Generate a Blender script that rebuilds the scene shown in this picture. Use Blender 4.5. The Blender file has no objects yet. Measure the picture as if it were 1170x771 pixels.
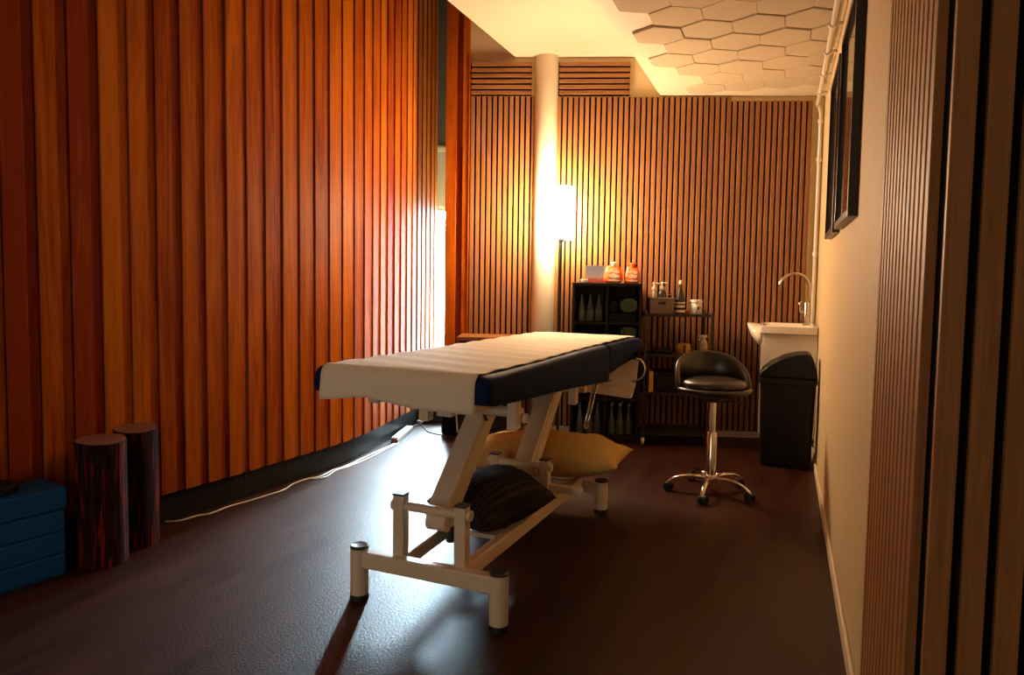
import bpy, bmesh, math, random
from mathutils import Vector, Matrix, noise
random.seed(7)
PI = math.pi
sc = bpy.context.scene
COL = sc.collection

# ------------------------------------------------------------------ frames of the place
def unit(deg):                       # unit vector turned deg clockwise from +Y
    a = math.radians(deg); return Vector((math.sin(a), math.cos(a), 0))
# right wall: runs along tR, room side is nR
r0 = Vector((1.121, 2.236, 0)); tR = unit(21.1); nR = Vector((-tR.y, tR.x, 0))
def gR(r, d, z): return r0 + tR*r + nR*d + Vector((0, 0, z))
RZ_R = -math.radians(21.1)           # rotation that maps local +Y on tR, local -X on nR
# back wall: s runs to the right, d into the room
aB = math.radians(-3.5); tB = Vector((math.cos(aB), math.sin(aB), 0)); nB = Vector((math.sin(aB), -math.cos(aB), 0))
B0 = Vector((1.6, 5.36, 0))
def gB(s, d, z): return B0 + tB*s + nB*d + Vector((0, 0, z))
# in an Empty at B0 turned by aB: local x = s, local y = -d
# couch frame: u across, w towards the back
O_T = Vector((-0.295, 2.458, 0)); A_T = -math.radians(22.5)

# ------------------------------------------------------------------ materials
def newmat(name):
    m = bpy.data.materials.new(name); m.use_nodes = True
    nt = m.node_tree; b = nt.nodes['Principled BSDF']
    return m, nt, b
def plain(name, col, rough=.5, metal=0., spec=.5, bump=0., bscale=200., var=0.):
    m, nt, b = newmat(name)
    b.inputs['Base Color'].default_value = (*col, 1); b.inputs['Roughness'].default_value = rough
    b.inputs['Metallic'].default_value = metal; b.inputs['Specular IOR Level'].default_value = spec
    N = nt.nodes; L = nt.links
    if bump or var:
        tc = N.new('ShaderNodeTexCoord'); nz = N.new('ShaderNodeTexNoise')
        nz.inputs['Scale'].default_value = bscale; nz.inputs['Detail'].default_value = 4
        L.new(tc.outputs['Object'], nz.inputs['Vector'])
        if bump:
            bp = N.new('ShaderNodeBump'); bp.inputs['Strength'].default_value = bump; bp.inputs['Distance'].default_value = .004
            L.new(nz.outputs['Fac'], bp.inputs['Height']); L.new(bp.outputs['Normal'], b.inputs['Normal'])
        if var:
            mx = N.new('ShaderNodeMix'); mx.data_type = 'RGBA'
            mx.inputs[6].default_value = (*[c*(1-var) for c in col], 1); mx.inputs[7].default_value = (*[min(1, c*(1+var)) for c in col], 1)
            L.new(nz.outputs['Fac'], mx.inputs[0]); L.new(mx.outputs[2], b.inputs['Base Color'])
    return m
def wood(name, dark, light, stretch=(14, 14, .7), rough=.45, spec=.4, tone=True, bump=.15):
    m, nt, b = newmat(name); N = nt.nodes; L = nt.links
    b.inputs['Roughness'].default_value = rough; b.inputs['Specular IOR Level'].default_value = spec
    tc = N.new('ShaderNodeTexCoord'); mp = N.new('ShaderNodeMapping'); mp.inputs['Scale'].default_value = stretch
    L.new(tc.outputs['Object'], mp.inputs['Vector'])
    n1 = N.new('ShaderNodeTexNoise'); n1.inputs['Scale'].default_value = 2.2; n1.inputs['Detail'].default_value = 7; n1.inputs['Distortion'].default_value = 1.2
    L.new(mp.outputs['Vector'], n1.inputs['Vector'])
    n2 = N.new('ShaderNodeTexNoise'); n2.inputs['Scale'].default_value = 14; n2.inputs['Detail'].default_value = 3
    L.new(mp.outputs['Vector'], n2.inputs['Vector'])
    ad = N.new('ShaderNodeMath'); ad.operation = 'MULTIPLY_ADD'; ad.inputs[1].default_value = .35
    L.new(n2.outputs['Fac'], ad.inputs[0]); L.new(n1.outputs['Fac'], ad.inputs[2])
    last = ad.outputs[0]
    if tone:
        at = N.new('ShaderNodeAttribute'); at.attribute_name = 'tone'
        a2 = N.new('ShaderNodeMath'); a2.operation = 'ADD'; L.new(last, a2.inputs[0]); L.new(at.outputs['Fac'], a2.inputs[1]); last = a2.outputs[0]
    rp = N.new('ShaderNodeValToRGB'); rp.color_ramp.elements[0].position = .38; rp.color_ramp.elements[1].position = .92
    rp.color_ramp.elements[0].color = (*dark, 1); rp.color_ramp.elements[1].color = (*light, 1)
    L.new(last, rp.inputs['Fac']); L.new(rp.outputs['Color'], b.inputs['Base Color'])
    bp = N.new('ShaderNodeBump'); bp.inputs['Strength'].default_value = bump; bp.inputs['Distance'].default_value = .002
    L.new(n2.outputs['Fac'], bp.inputs['Height']); L.new(bp.outputs['Normal'], b.inputs['Normal'])
    return m
def emit(name, col, s):
    m, nt, b = newmat(name)
    b.inputs['Base Color'].default_value = (*col, 1); b.inputs['Emission Color'].default_value = (*col, 1)
    b.inputs['Emission Strength'].default_value = s
    return m

M = {}
M['timber'] = wood('cladding_timber', (.20, .023, .0008), (.46, .118, .003), (9, 9, .55), .5, .10)
M['plinth'] = plain('plinth_black', (.010, .009, .009), .45, spec=.25, bump=.05, bscale=30)
M['slat'] = wood('oak_slat', (.19, .070, .018), (.33, .140, .040), (30, 30, 1.2), .5, .35, bump=.08)
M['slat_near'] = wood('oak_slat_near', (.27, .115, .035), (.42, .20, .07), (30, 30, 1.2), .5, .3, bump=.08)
M['slat_h'] = wood('oak_slat_across', (.19, .070, .018), (.33, .140, .040), (1.2, 30, 30), .5, .35, bump=.08)
M['felt'] = plain('black_felt', (.008, .007, .006), .95, spec=.1)
M['paint'] = plain('cream_paint', (.64, .53, .36), .6, bump=.06, bscale=60, var=.03)
M['paint_wall'] = plain('beige_paint', (.60, .46, .25), .65, bump=.08, bscale=90, var=.03)
M['white_ceiling'] = plain('white_ceiling_paint', (.60, .52, .37), .6, bump=.03, bscale=50)
M['hex'] = plain('felt_tile', (.46, .37, .25), .9, spec=.15, bump=.12, bscale=260, var=.08)
M['gloss_white'] = plain('white_gloss_metal', (.80, .70, .54), .32, spec=.5)
M['ceramic'] = plain('ceramic_white', (.72, .64, .52), .15)
M['lacquer'] = plain('white_lacquer', (.62, .56, .47), .35)
M['cap_grey'] = plain('grey_plastic', (.05, .055, .06), .3)
M['rubber'] = plain('black_rubber', (.01, .01, .01), .6)
M['navy'] = plain('navy_vinyl', (.006, .018, .072), .7, spec=.08, bump=.12, bscale=35)
M['paper'] = plain('paper_cover', (.86, .79, .64), .8, spec=.2, bump=.15, bscale=40, var=.03)
M['yellow'] = plain('yellow_cotton', (.62, .43, .14), .85, spec=.2, bump=.2, bscale=18, var=.12)
M['chrome'] = plain('chrome', (.72, .68, .62), .12, metal=1)
M['steel'] = plain('brushed_steel', (.55, .48, .38), .25, metal=1)
M['leather'] = plain('black_leather', (.016, .012, .010), .33, spec=.6, bump=.06, bscale=120)
M['black'] = plain('black_plastic', (.006, .005, .005), .45, spec=.25)
M['black_wood'] = plain('black_laminate', (.012, .008, .006), .5, spec=.25, bump=.05, bscale=40)
M['black_metal'] = plain('black_metal', (.016, .012, .010), .4, spec=.5)
M['blue'] = plain('blue_vinyl', (.001, .080, .27), .55, spec=.35, bump=.08, bscale=60)
M['blue_seam'] = plain('blue_seam', (.002, .02, .06), .7)
M['cable_white'] = plain('white_cable', (.62, .56, .46), .45)
M['white_plastic'] = plain('white_plastic', (.72, .67, .58), .35)
M['brown_plastic'] = plain('brown_plastic', (.16, .06, .03), .4)
M['dark_cable'] = plain('dark_cable', (.02, .015, .012), .5)
M['towel_green'] = plain('green_towel', (.07, .11, .07), .95, spec=.1, bump=.5, bscale=120, var=.15)
M['towel_navy'] = plain('navy_towel', (.012, .02, .035), .95, spec=.1, bump=.5, bscale=120)
M['orange_bag'] = plain('orange_foil', (.75, .10, .02), .35, bump=.2, bscale=50, var=.2)
M['bag_print'] = plain('white_print', (.80, .68, .50), .4, var=.05, bscale=50)
M['yellow_box'] = plain('yellow_card', (.62, .33, .04), .6)
M['amber'] = plain('amber_roll', (.62, .33, .10), .5)
M['basket'] = plain('grey_basket', (.20, .15, .11), .6, bump=.1, bscale=90)
M['pump_beige'] = plain('beige_bottle', (.50, .42, .30), .35)
M['pump_dark'] = plain('dark_bottle', (.03, .02, .016), .25)
M['label_band'] = plain('cream_label', (.66, .55, .40), .5)
M['ink'] = plain('dark_ink', (.05, .04, .035), .6)
M['orange_lid'] = plain('orange_lid', (.55, .17, .03), .5)
M['mag'] = plain('pale_paper', (.6, .52, .42), .6)
M['grey_wall'] = plain('grey_render', (.12, .09, .07), .8)
M['blind'] = plain('cream_blind', (.62, .50, .32), .8)
M['print'] = plain('dark_print', (.06, .038, .022), .5)
M['frame_black'] = plain('black_frame', (.012, .010, .009), .35)
M['lamp'] = emit('lamp_shade_glow', (1., .70, .42), 200)
M['window'] = emit('daylight_glow', (.62, .88, 1.), 50)

def mk_glass(name, col, rough=.03, alpha=.0):
    m, nt, b = newmat(name)
    b.inputs['Base Color'].default_value = (*col, 1); b.inputs['Roughness'].default_value = rough
    b.inputs['Transmission Weight'].default_value = 1; b.inputs['IOR'].default_value = 1.45
    return m
M['bottle_glass'] = plain('frosted_bottle_glass', (.30, .33, .25), .25, spec=.6)
M['bottle_glass'].node_tree.nodes['Principled BSDF'].inputs['Transmission Weight'].default_value = .55
def mk_picture_glass():
    m, nt, b = newmat('picture_glass')
    b.inputs['Base Color'].default_value = (.05, .032, .02, 1); b.inputs['Roughness'].default_value = .06
    b.inputs['Specular IOR Level'].default_value = .7
    return m
M['picture_glass'] = mk_picture_glass()

def mk_floor():
    m, nt, b = newmat('dark_vinyl_floor'); N = nt.nodes; L = nt.links
    b.inputs['Specular IOR Level'].default_value = .28
    tc = N.new('ShaderNodeTexCoord'); mp = N.new('ShaderNodeMapping')
    mp.vector_type = 'TEXTURE'; mp.inputs['Rotation'].default_value = (0, 0, math.radians(-22.5)); mp.inputs['Scale'].default_value = (.16, 1.1, 1)
    L.new(tc.outputs['Object'], mp.inputs['Vector'])
    n1 = N.new('ShaderNodeTexNoise'); n1.inputs['Scale'].default_value = 2.0; n1.inputs['Detail'].default_value = 8; n1.inputs['Roughness'].default_value = .65
    L.new(mp.outputs['Vector'], n1.inputs['Vector'])
    n2 = N.new('ShaderNodeTexNoise'); n2.inputs['Scale'].default_value = 120; n2.inputs['Detail'].default_value = 4
    L.new(tc.outputs['Object'], n2.inputs['Vector'])
    rp = N.new('ShaderNodeValToRGB'); rp.color_ramp.elements[0].position = .3; rp.color_ramp.elements[1].position = .72
    rp.color_ramp.elements[0].color = (.018, .0040, .0016, 1); rp.color_ramp.elements[1].color = (.048, .0115, .0045, 1)
    L.new(n1.outputs['Fac'], rp.inputs['Fac']); L.new(rp.outputs['Color'], b.inputs['Base Color'])
    mr = N.new('ShaderNodeMapRange'); mr.inputs[1].default_value = .3; mr.inputs[2].default_value = .75
    mr.inputs[3].default_value = .37; mr.inputs[4].default_value = .45
    L.new(n1.outputs['Fac'], mr.inputs[0]); L.new(mr.outputs[0], b.inputs['Roughness'])
    bp = N.new('ShaderNodeBump'); bp.inputs['Strength'].default_value = .40; bp.inputs['Distance'].default_value = .004
    L.new(n2.outputs['Fac'], bp.inputs['Height']); L.new(bp.outputs['Normal'], b.inputs['Normal'])
    return m
M['floor'] = mk_floor()
def mk_bark():
    m, nt, b = newmat('charred_log'); N = nt.nodes; L = nt.links
    b.inputs['Roughness'].default_value = .8; b.inputs['Specular IOR Level'].default_value = .12
    tc = N.new('ShaderNodeTexCoord'); mp = N.new('ShaderNodeMapping'); mp.inputs['Scale'].default_value = (16, 16, 1.1)
    L.new(tc.outputs['Object'], mp.inputs['Vector'])
    n1 = N.new('ShaderNodeTexNoise'); n1.inputs['Scale'].default_value = 2.4; n1.inputs['Detail'].default_value = 6; n1.inputs['Distortion'].default_value = 1.6
    L.new(mp.outputs['Vector'], n1.inputs['Vector'])
    rp = N.new('ShaderNodeValToRGB'); e = rp.color_ramp.elements
    e[0].position = .40; e[0].color = (.006, .003, .003, 1); e[1].position = .70; e[1].color = (.30, .008, .007, 1)
    e2 = rp.color_ramp.elements.new(.56); e2.color = (.030, .005, .005, 1)
    L.new(n1.outputs['Fac'], rp.inputs['Fac']); L.new(rp.outputs['Color'], b.inputs['Base Color'])
    bp = N.new('ShaderNodeBump'); bp.inputs['Strength'].default_value = .6; bp.inputs['Distance'].default_value = .006
    L.new(n1.outputs['Fac'], bp.inputs['Height']); L.new(bp.outputs['Normal'], b.inputs['Normal'])
    return m
M['bark'] = mk_bark()
M['log_end'] = wood('log_end_grain', (.07, .017, .012), (.24, .085, .055), (6, 25, 6), .6, .3, tone=False)
def mk_ribbed():
    m, nt, b = newmat('ribbed_dark_fabric'); N = nt.nodes; L = nt.links
    b.inputs['Roughness'].default_value = .8; b.inputs['Specular IOR Level'].default_value = .25
    tc = N.new('ShaderNodeTexCoord'); wv = N.new('ShaderNodeTexWave'); wv.bands_direction = 'Y'
    wv.inputs['Scale'].default_value = 14; wv.inputs['Distortion'].default_value = .6
    L.new(tc.outputs['Object'], wv.inputs['Vector'])
    rp = N.new('ShaderNodeValToRGB'); rp.color_ramp.elements[0].color = (.008, .006, .007, 1); rp.color_ramp.elements[1].color = (.040, .026, .024, 1)
    L.new(wv.outputs['Fac'], rp.inputs['Fac']); L.new(rp.outputs['Color'], b.inputs['Base Color'])
    return m
M['ribbed'] = mk_ribbed()
def mk_card():
    m, nt, b = newmat('printed_card'); N = nt.nodes; L = nt.links
    b.inputs['Roughness'].default_value = .45
    tc = N.new('ShaderNodeTexCoord'); sp = N.new('ShaderNodeSeparateXYZ'); L.new(tc.outputs['Generated'], sp.inputs[0])
    nz = N.new('ShaderNodeTexNoise'); nz.inputs['Scale'].default_value = 9; L.new(tc.outputs['Generated'], nz.inputs['Vector'])
    ad = N.new('ShaderNodeMath'); ad.operation = 'MULTIPLY_ADD'; ad.inputs[1].default_value = .22; L.new(nz.outputs['Fac'], ad.inputs[0]); L.new(sp.outputs['Z'], ad.inputs[2])
    rp = N.new('ShaderNodeValToRGB'); e = rp.color_ramp.elements
    e[0].position = .22; e[0].color = (.24, .03, .02, 1); e[1].position = .95; e[1].color = (.075, .08, .11, 1)
    for p, c in ((.34, (.20, .05, .045)), (.40, (.19, .14, .13)), (.65, (.12, .115, .14))):
        q = e.new(p); q.color = (*c, 1)
    L.new(ad.outputs[0], rp.inputs['Fac']); L.new(rp.outputs['Color'], b.inputs['Base Color'])
    return m
M['card'] = mk_card()

# ------------------------------------------------------------------ mesh helpers
class MB:
    def __init__(s):
        s.bm = bmesh.new(); s.tone = s.bm.faces.layers.float.new('tone'); s.t = 0.
    def face(s, vs):
        try:
            f = s.bm.faces.new(vs); f[s.tone] = s.t; return f
        except ValueError: return None
    def box(s, x0, x1, y0, y1, z0, z1, mat=None):
        c = [Vector((x, y, z)) for z in (z0, z1) for y in (y0, y1) for x in (x0, x1)]
        if mat: c = [mat @ p for p in c]
        v = [s.bm.verts.new(p) for p in c]
        for q in ((0, 2, 3, 1), (4, 5, 7, 6), (0, 1, 5, 4), (2, 6, 7, 3), (0, 4, 6, 2), (1, 3, 7, 5)): s.face([v[i] for i in q])
        return s
    def bar(s, a, b, w, h, up=(0, 0, 1)):
        a = Vector(a); b = Vector(b); d = (b-a).normalized(); x = d.cross(Vector(up))
        if x.length < 1e-5: x = d.cross(Vector((0, 1, 0)))
        x.normalize(); y = x.cross(d).normalized()
        v = [s.bm.verts.new(p + x*sx*w/2 + y*sy*h/2) for p in (a, b) for sx, sy in ((-1, -1), (1, -1), (1, 1), (-1, 1))]
        for q in ((0, 3, 2, 1), (4, 5, 6, 7), (0, 1, 5, 4), (1, 2, 6, 5), (2, 3, 7, 6), (3, 0, 4, 7)): s.face([v[i] for i in q])
        return s
    def prism(s, pts, axis, a, b):     # polygon in the two other axes, extruded along axis
        def P(p, t):
            return Vector({'x': (t, p[0], p[1]), 'y': (p[0], t, p[1]), 'z': (p[0], p[1], t)}[axis])
        va = [s.bm.verts.new(P(p, a)) for p in pts]; vb = [s.bm.verts.new(P(p, b)) for p in pts]
        n = len(pts); s.face(va[::-1]); s.face(vb)
        for i in range(n): s.face([va[i], va[(i+1) % n], vb[(i+1) % n], vb[i]])
        return s
    def loft(s, rings, cap=True, closed=True):
        R = [[s.bm.verts.new(p) for p in r] for r in rings]
        for A, B in zip(R[:-1], R[1:]):
            n = len(A)
            for i in range(n if closed else n-1): s.face([A[i], A[(i+1) % n], B[(i+1) % n], B[i]])
        if cap: s.face(R[0][::-1]); s.face(R[-1])
        return s
    def lathe(s, prof, c=(0, 0, 0), n=24, sx=1., sy=1., cap=True):
        return s.loft([[Vector((c[0]+r*sx*math.cos(2*PI*i/n), c[1]+r*sy*math.sin(2*PI*i/n), c[2]+z)) for i in range(n)] for r, z in prof], cap)
    def cyl(s, a, b, r, r2=None, n=16):
        a = Vector(a); b = Vector(b); d = (b-a).normalized(); x = d.orthogonal().normalized(); y = d.cross(x)
        r2 = r if r2 is None else r2
        return s.loft([[p + (x*math.cos(2*PI*i/n)+y*math.sin(2*PI*i/n))*q for i in range(n)] for p, q in ((a, r), (b, r2))])
    def tube(s, pts, r, n=8):
        pts = [Vector(p) for p in pts]; rings = []; x = None
        for i, p in enumerate(pts):
            d = (pts[min(i+1, len(pts)-1)] - pts[max(i-1, 0)]).normalized()
            x = d.orthogonal().normalized() if x is None else (x - d*x.dot(d)).normalized()
            y = d.cross(x); q = r[i] if isinstance(r, (list, tuple)) else r
            rings.append([p + (x*math.cos(2*PI*k/n)+y*math.sin(2*PI*k/n))*q for k in range(n)])
        return s.loft(rings)
    def build(s, name, mat, parent=None, bevel=0., seg=2, smooth=False, sub=0, solid=0.):
        bmesh.ops.recalc_face_normals(s.bm, faces=s.bm.faces[:])
        me = bpy.data.meshes.new(name); s.bm.to_mesh(me); s.bm.free()
        me.materials.append(M[mat] if isinstance(mat, str) else mat)
        o = bpy.data.objects.new(name, me); COL.objects.link(o)
        if parent: o.parent = parent
        if smooth:
            me.polygons.foreach_set('use_smooth', [True]*len(me.polygons))
            md = None
            if smooth == 'auto':
                for e in me.edges: pass
                me.set_sharp_from_angle(angle=math.radians(38))
        if solid:
            md = o.modifiers.new('solid', 'SOLIDIFY'); md.thickness = solid; md.offset = 0
        if bevel:
            md = o.modifiers.new('bevel', 'BEVEL'); md.width = bevel; md.segments = seg; md.limit_method = 'ANGLE'; md.angle_limit = math.radians(35)
        if sub:
            md = o.modifiers.new('sub', 'SUBSURF'); md.levels = sub; md.render_levels = sub
        return o
def empty(name, loc=(0, 0, 0), rz=0):
    o = bpy.data.objects.new(name, None); COL.objects.link(o); o.location = loc; o.rotation_euler = (0, 0, rz); o.empty_display_size = .1
    return o
def tag(o, label, cat, group=None):
    o['label'] = label; o['category'] = cat
    if group: o['group'] = group
    return o
def thing(name, label, cat, loc=(0, 0, 0), rz=0, group=None): return tag(empty(name, loc, rz), label, cat, group)
def struct(o): o['kind'] = 'structure'; return o
def kids(o): return [c for c in bpy.data.objects if c.parent == o]
def copy_tree(o, parent=None):
    c = o.copy(); COL.objects.link(c)
    if parent: c.parent = parent
    for ch in kids(o): copy_tree(ch, c)
    return c
def at(o, loc, rz=None):
    o.location = loc
    if rz is not None: o.rotation_euler = (0, 0, rz)
    return o
def catmull(P, n=12):
    P = [Vector(p) for p in P]; out = []
    Q = [P[0]*2-P[1]] + P + [P[-1]*2-P[-2]]
    for i in range(1, len(Q)-2):
        a, b, c, d = Q[i-1:i+3]
        for k in range(n):
            t = k/n
            out.append(.5*((2*b) + (c-a)*t + (2*a-5*b+4*c-d)*t*t + (3*b-a-3*c+d)*t**3))
    out.append(P[-1]); return out

# ------------------------------------------------------------------ room shell
fl = MB(); fl.box(-4.2, 4.0, -2.0, 7.0, -.05, 0)
struct(fl.build('floor', 'floor'))

# -- curved timber wall on the left
WP = catmull([(-3.6, .2, 0), (-3.0, 1.18, 0), (-1.676, 3.289, 0), (-1.342, 3.873, 0), (-1.038, 4.488, 0), (-.891, 5.05, 0), (-.79, 5.517, 0), (-.738, 5.836, 0), (-.692, 6.12, 0), (-.672, 6.33, 0)], 24)
acc = [0.]
for p, q in zip(WP[:-1], WP[1:]): acc.append(acc[-1] + (q-p).length)
def wall_at(s):
    for i in range(len(acc)-1):
        if acc[i+1] >= s: break
    t = (s-acc[i])/(acc[i+1]-acc[i]); p = WP[i].lerp(WP[i+1], t); d = (WP[i+1]-WP[i]).normalized()
    return p, Vector((d.y, -d.x, 0))               # point, normal into the room
# arc length of the reference board edge
ref = min(range(len(WP)), key=lambda i: (WP[i]-Vector((-2.004, 2.768, 0))).length); s_ref = acc[ref]
PITCH = .1262; H_W = 3.75
wl = empty('wall_left'); struct(wl)
bk = MB()                                          # masonry behind
rg = []
for i in range(0, len(WP), 3):
    p, n = WP[i], wall_at(min(acc[i]+.001, acc[-1]-.001))[1]
    rg.append([p + n*-.03, p + n*-.13, p + n*-.13 + Vector((0, 0, H_W)), p + n*-.03 + Vector((0, 0, H_W))])
bk.loft(rg); bk.build('masonry', 'grey_wall', wl)
cl = MB(); random.seed(3)
s = s_ref - math.floor(s_ref/PITCH)*PITCH + .01
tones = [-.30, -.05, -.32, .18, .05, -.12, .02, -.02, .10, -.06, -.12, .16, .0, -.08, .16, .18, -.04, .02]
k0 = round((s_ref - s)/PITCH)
k = 0
while s + PITCH < acc[-1]:
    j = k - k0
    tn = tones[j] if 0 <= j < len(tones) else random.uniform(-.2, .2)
    (pa, na), (pb, nb), (pc, nc) = wall_at(s+.003), wall_at(s+PITCH*.64), wall_at(s+PITCH-.001)
    n = wall_at(s+PITCH/2)[1]
    def strip(a, b, d0, d1):
        v = [a + n*d0, b + n*d0, b + n*d1, a + n*d1]
        cl.prism([(q.x, q.y) for q in v], 'z', .145, H_W)
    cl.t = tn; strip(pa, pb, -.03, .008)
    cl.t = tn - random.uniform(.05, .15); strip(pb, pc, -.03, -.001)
    s += PITCH; k += 1
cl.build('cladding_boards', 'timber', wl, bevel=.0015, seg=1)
pl = MB(); rg = []
for i in range(0, len(WP), 3):
    p, n = wall_at(min(acc[i]+.001, acc[-1]-.001))
    rg.append([p + n*-.03, p + n*-.012, p + n*-.012 + Vector((0, 0, .15)), p + n*-.03 + Vector((0, 0, .15))])
pl.loft(rg); b = struct(pl.build('baseboard_left', 'plinth'))
jt = MB(); p, n = wall_at(s_ref + 9*PITCH); q = wall_at(s_ref + 9*PITCH + .004)[0]
jt.prism([((p+n*-.013).x, (p+n*-.013).y), ((q+n*-.013).x, (q+n*-.013).y), ((q+n*-.009).x, (q+n*-.009).y), ((p+n*-.009).x, (p+n*-.009).y)], 'z', .002, .146)
jt.build('joint_strip', 'cap_grey', b)

# -- back wall
wb = empty('wall_back', B0, aB); struct(wb)
g = MB(); g.box(-1.98, 1.2, 0.02, .14, 0, 3.75); g.build('plaster', 'paint_wall', wb)
def slat_panel(par, s0, s1, z0, z1, horizontal=False, pitch=.0425, slat=.028, dep=.021, first=0., base=.006):
    p = MB()
    p.box(s0, s1, .021-base-.002, .0205, z0, z1)
    fe = p.build('slat_panel', 'felt', par)
    q = MB()
    if not horizontal:
        x = s0 + first
        while x + slat <= s1 + .002:
            q.t = random.uniform(-.08, .08); q.box(x, min(x+slat, s1), .021-base-dep, .021-base-.001, z0, z1); x += pitch
        q.build('slats', 'slat', fe, bevel=.0012, seg=1)
    else:
        z = z0 + first
        while z + slat <= z1 + .002:
            q.t = random.uniform(-.08, .08); q.box(s0+.006, s1, .021-base-dep, .021-base-.001, z, z+slat); z += pitch
        q.build('slats', 'slat_h', fe, bevel=.0012, seg=1)
    return fe
slat_panel(wb, -1.948, -1.4465, .05, 2.595, first=.006)
slat_panel(wb, -1.283, .0268, .05, 2.590, first=.004)
slat_panel(wb, .0268, .628, .05, 2.560, first=.0117)
slat_panel(wb, -1.948, -1.479, 2.60, 2.853, True, first=.008)
slat_panel(wb, -1.275, -.735, 2.60, 2.853, True, first=.008)
bb = MB(); bb.box(-1.95, .71, .004, .02, 0, .05)
o = struct(bb.build('baseboard_back', 'paint', None, bevel=.003)); o.location = B0; o.rotation_euler = (0, 0, aB)
c = MB(); c.lathe([(.088, 0), (.088, 2.895)], n=40)
o = struct(c.build('column', 'white_ceiling', None, smooth='auto')); o.location = gB(-1.366, -.005, 0)

# -- timber return beside the window
rt = empty('wall_return', B0, aB); struct(rt)
c = MB(); c.box(-2.13, -1.955, .03, .16, 0, 3.75); c.build('masonry', 'grey_wall', rt)
c = MB()
c.t = -.05; c.box(-2.135, -2.052, -.012, .03, 0, 3.75); c.t = -.22; c.box(-2.050, -2.007, .004, .03, 0, 3.75)
c.t = .02; c.box(-2.004, -1.952, -.012, .03, 0, 3.75); c.box(-1.957, -1.951, -.02, .03, 0, 2.9)
c.build('cladding_boards', 'timber', rt, bevel=.0015, seg=1)

# -- window recess at the far end of the timber wall
wr = struct(empty('wall_recess'))
c = MB(); c.box(-1.1, .4, 6.44, 6.6, 0, .07); c.box(-1.1, .4, 6.44, 6.6, 1.86, 3.75); c.box(-1.1, -.78, 6.44, 6.6, .07, 1.86); c.box(-.16, .4, 6.44, 6.6, .07, 1.86)
c.box(-1.3, -.70, 6.335, 6.6, 0, 3.75); c.build('masonry', 'grey_wall', wr)  # left block added to stop world light leaking past the timber wall
th_ = MB(); th_.box(-.752, -.535, 5.74, 5.92, 0, .14); struct(th_.build('trim_1', 'plinth', None, bevel=.004))
wi = struct(empty('window_1', (-.47, 6.46, 0)))
c = MB(); c.box(-.31, -.27, -.03, .03, .07, 1.86); c.box(.27, .31, -.03, .03, .07, 1.86); c.box(-.27, .27, -.03, .03, .07, .10); c.box(-.27, .27, -.03, .03, 1.80, 1.86)
c.build('window_frame', 'blind', wi, bevel=.003)
c = MB(); c.box(-.27, .27, -.004, .004, .10, 1.80); c.build('window_pane', 'window', wi)
c = MB(); c.box(-.31, .31, -.05, -.035, 1.84, 2.34); c.cyl((-.31, -.05, 2.36), (.31, -.05, 2.36), .03); c.build('roller_blind', 'blind', wi)

# -- right wall with slat cladding round its near corner
wq = empty('wall_right', r0, RZ_R); struct(wq)      # local: +y along the wall, -x into the room
g = MB(); g.box(0, .12, -.372, 3.42, 0, 3.75); g.box(.026, .12, -1.075, -.37, 0, 3.75); g.box(.026, 1.9, -1.075, -.975, 0, 3.75); g.build('plaster', 'paint_wall', wq)
p = MB(); p.box(.016, .024, -1.09, -.375, 0, 2.6); p.box(.016, 1.8, -1.091, -1.076, 0, 2.6)
fe = p.build('slat_panel', 'felt', wq)
q = MB(); y = -.375 - .034
while y > -1.075:
    q.t = random.uniform(-.08, .08); q.box(-.003, .0155, y, y+.034, 0, 2.6); y -= .052
x = .013
while x < 1.76:
    q.t = random.uniform(-.08, .08); q.box(x, x+.036, -1.110, -1.092, 0, 2.6); x += .052
q.build('slats', 'slat_near', fe, bevel=.0015, seg=1)
bb = MB(); bb.box(-.014, -.001, -.37, 3.29, 0, .06)
o = struct(bb.build('baseboard_right', 'paint', None, bevel=.004)); o.location = r0; o.rotation_euler = (0, 0, RZ_R)

# -- unseen wall added behind the camera; its left opening lets in fill light
wf = struct(empty('wall_front_added'))
g = MB(); g.box(-2.0, 4.0, -1.9, -1.78, 0, 3.75); g.box(3.9, 4.0, -1.9, 6.6, 0, 3.75); g.box(-3.75, -2.0, -1.9, -1.78, 2.3, 3.75); g.box(-3.75, -3.6, -1.9, .3, 0, 3.75); g.build('plaster', 'paint_wall', wf)
# -- ceilings: high void on the left, white bulkhead, lower felt-tiled bulkhead
g = MB(); g.box(-4.2, 4.0, -2.0, 7.0, 3.75, 3.85); struct(g.build('ceiling', 'grey_wall'))
g = MB(); g.box(-2.21, -1.1, -3.2, 3.5, 2.89, 3.2)
o = struct(g.build('ceiling_bulkhead_white', 'white_ceiling')); o.location = r0; o.rotation_euler = (0, 0, RZ_R)
hb = struct(empty('ceiling_bulkhead_tiled', r0, RZ_R))
g = MB(); g.box(-1.16, .06, -3.2, 3.5, 2.60, 2.9); g.build('plasterboard', 'white_ceiling', hb)
hx = MB(); A = .1545; random.seed(11)
for row in range(-3, 8):
    R = 1.075 + .2503*row
    lat0 = .147 if row % 2 == 0 else .0135
    for kx in range(0, 8):
        lat = lat0 + .267*kx
        lim = {True: .95, False: .82}[row % 2 == 0]
        if row == 6: lim = .70
        if row == 8: lim = .5
        if lat > lim: continue
        th = random.choice((.011, .013, .015, .017))
        P = [(lat + A*.997*math.sin(PI/3*i), R + A*.997*math.cos(PI/3*i)) for i in range(6)]
        P = [(max(a, .035), b) for a, b in P]
        Q = [((a-lat)*.975+lat, (b-R)*.975+R) for a, b in P]
        hx.loft([[Vector((-a, b, 2.6005)) for a, b in P], [Vector((-a, b, 2.6-th*.7)) for a, b in P], [Vector((-a, b, 2.6-th)) for a, b in Q]])
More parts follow.
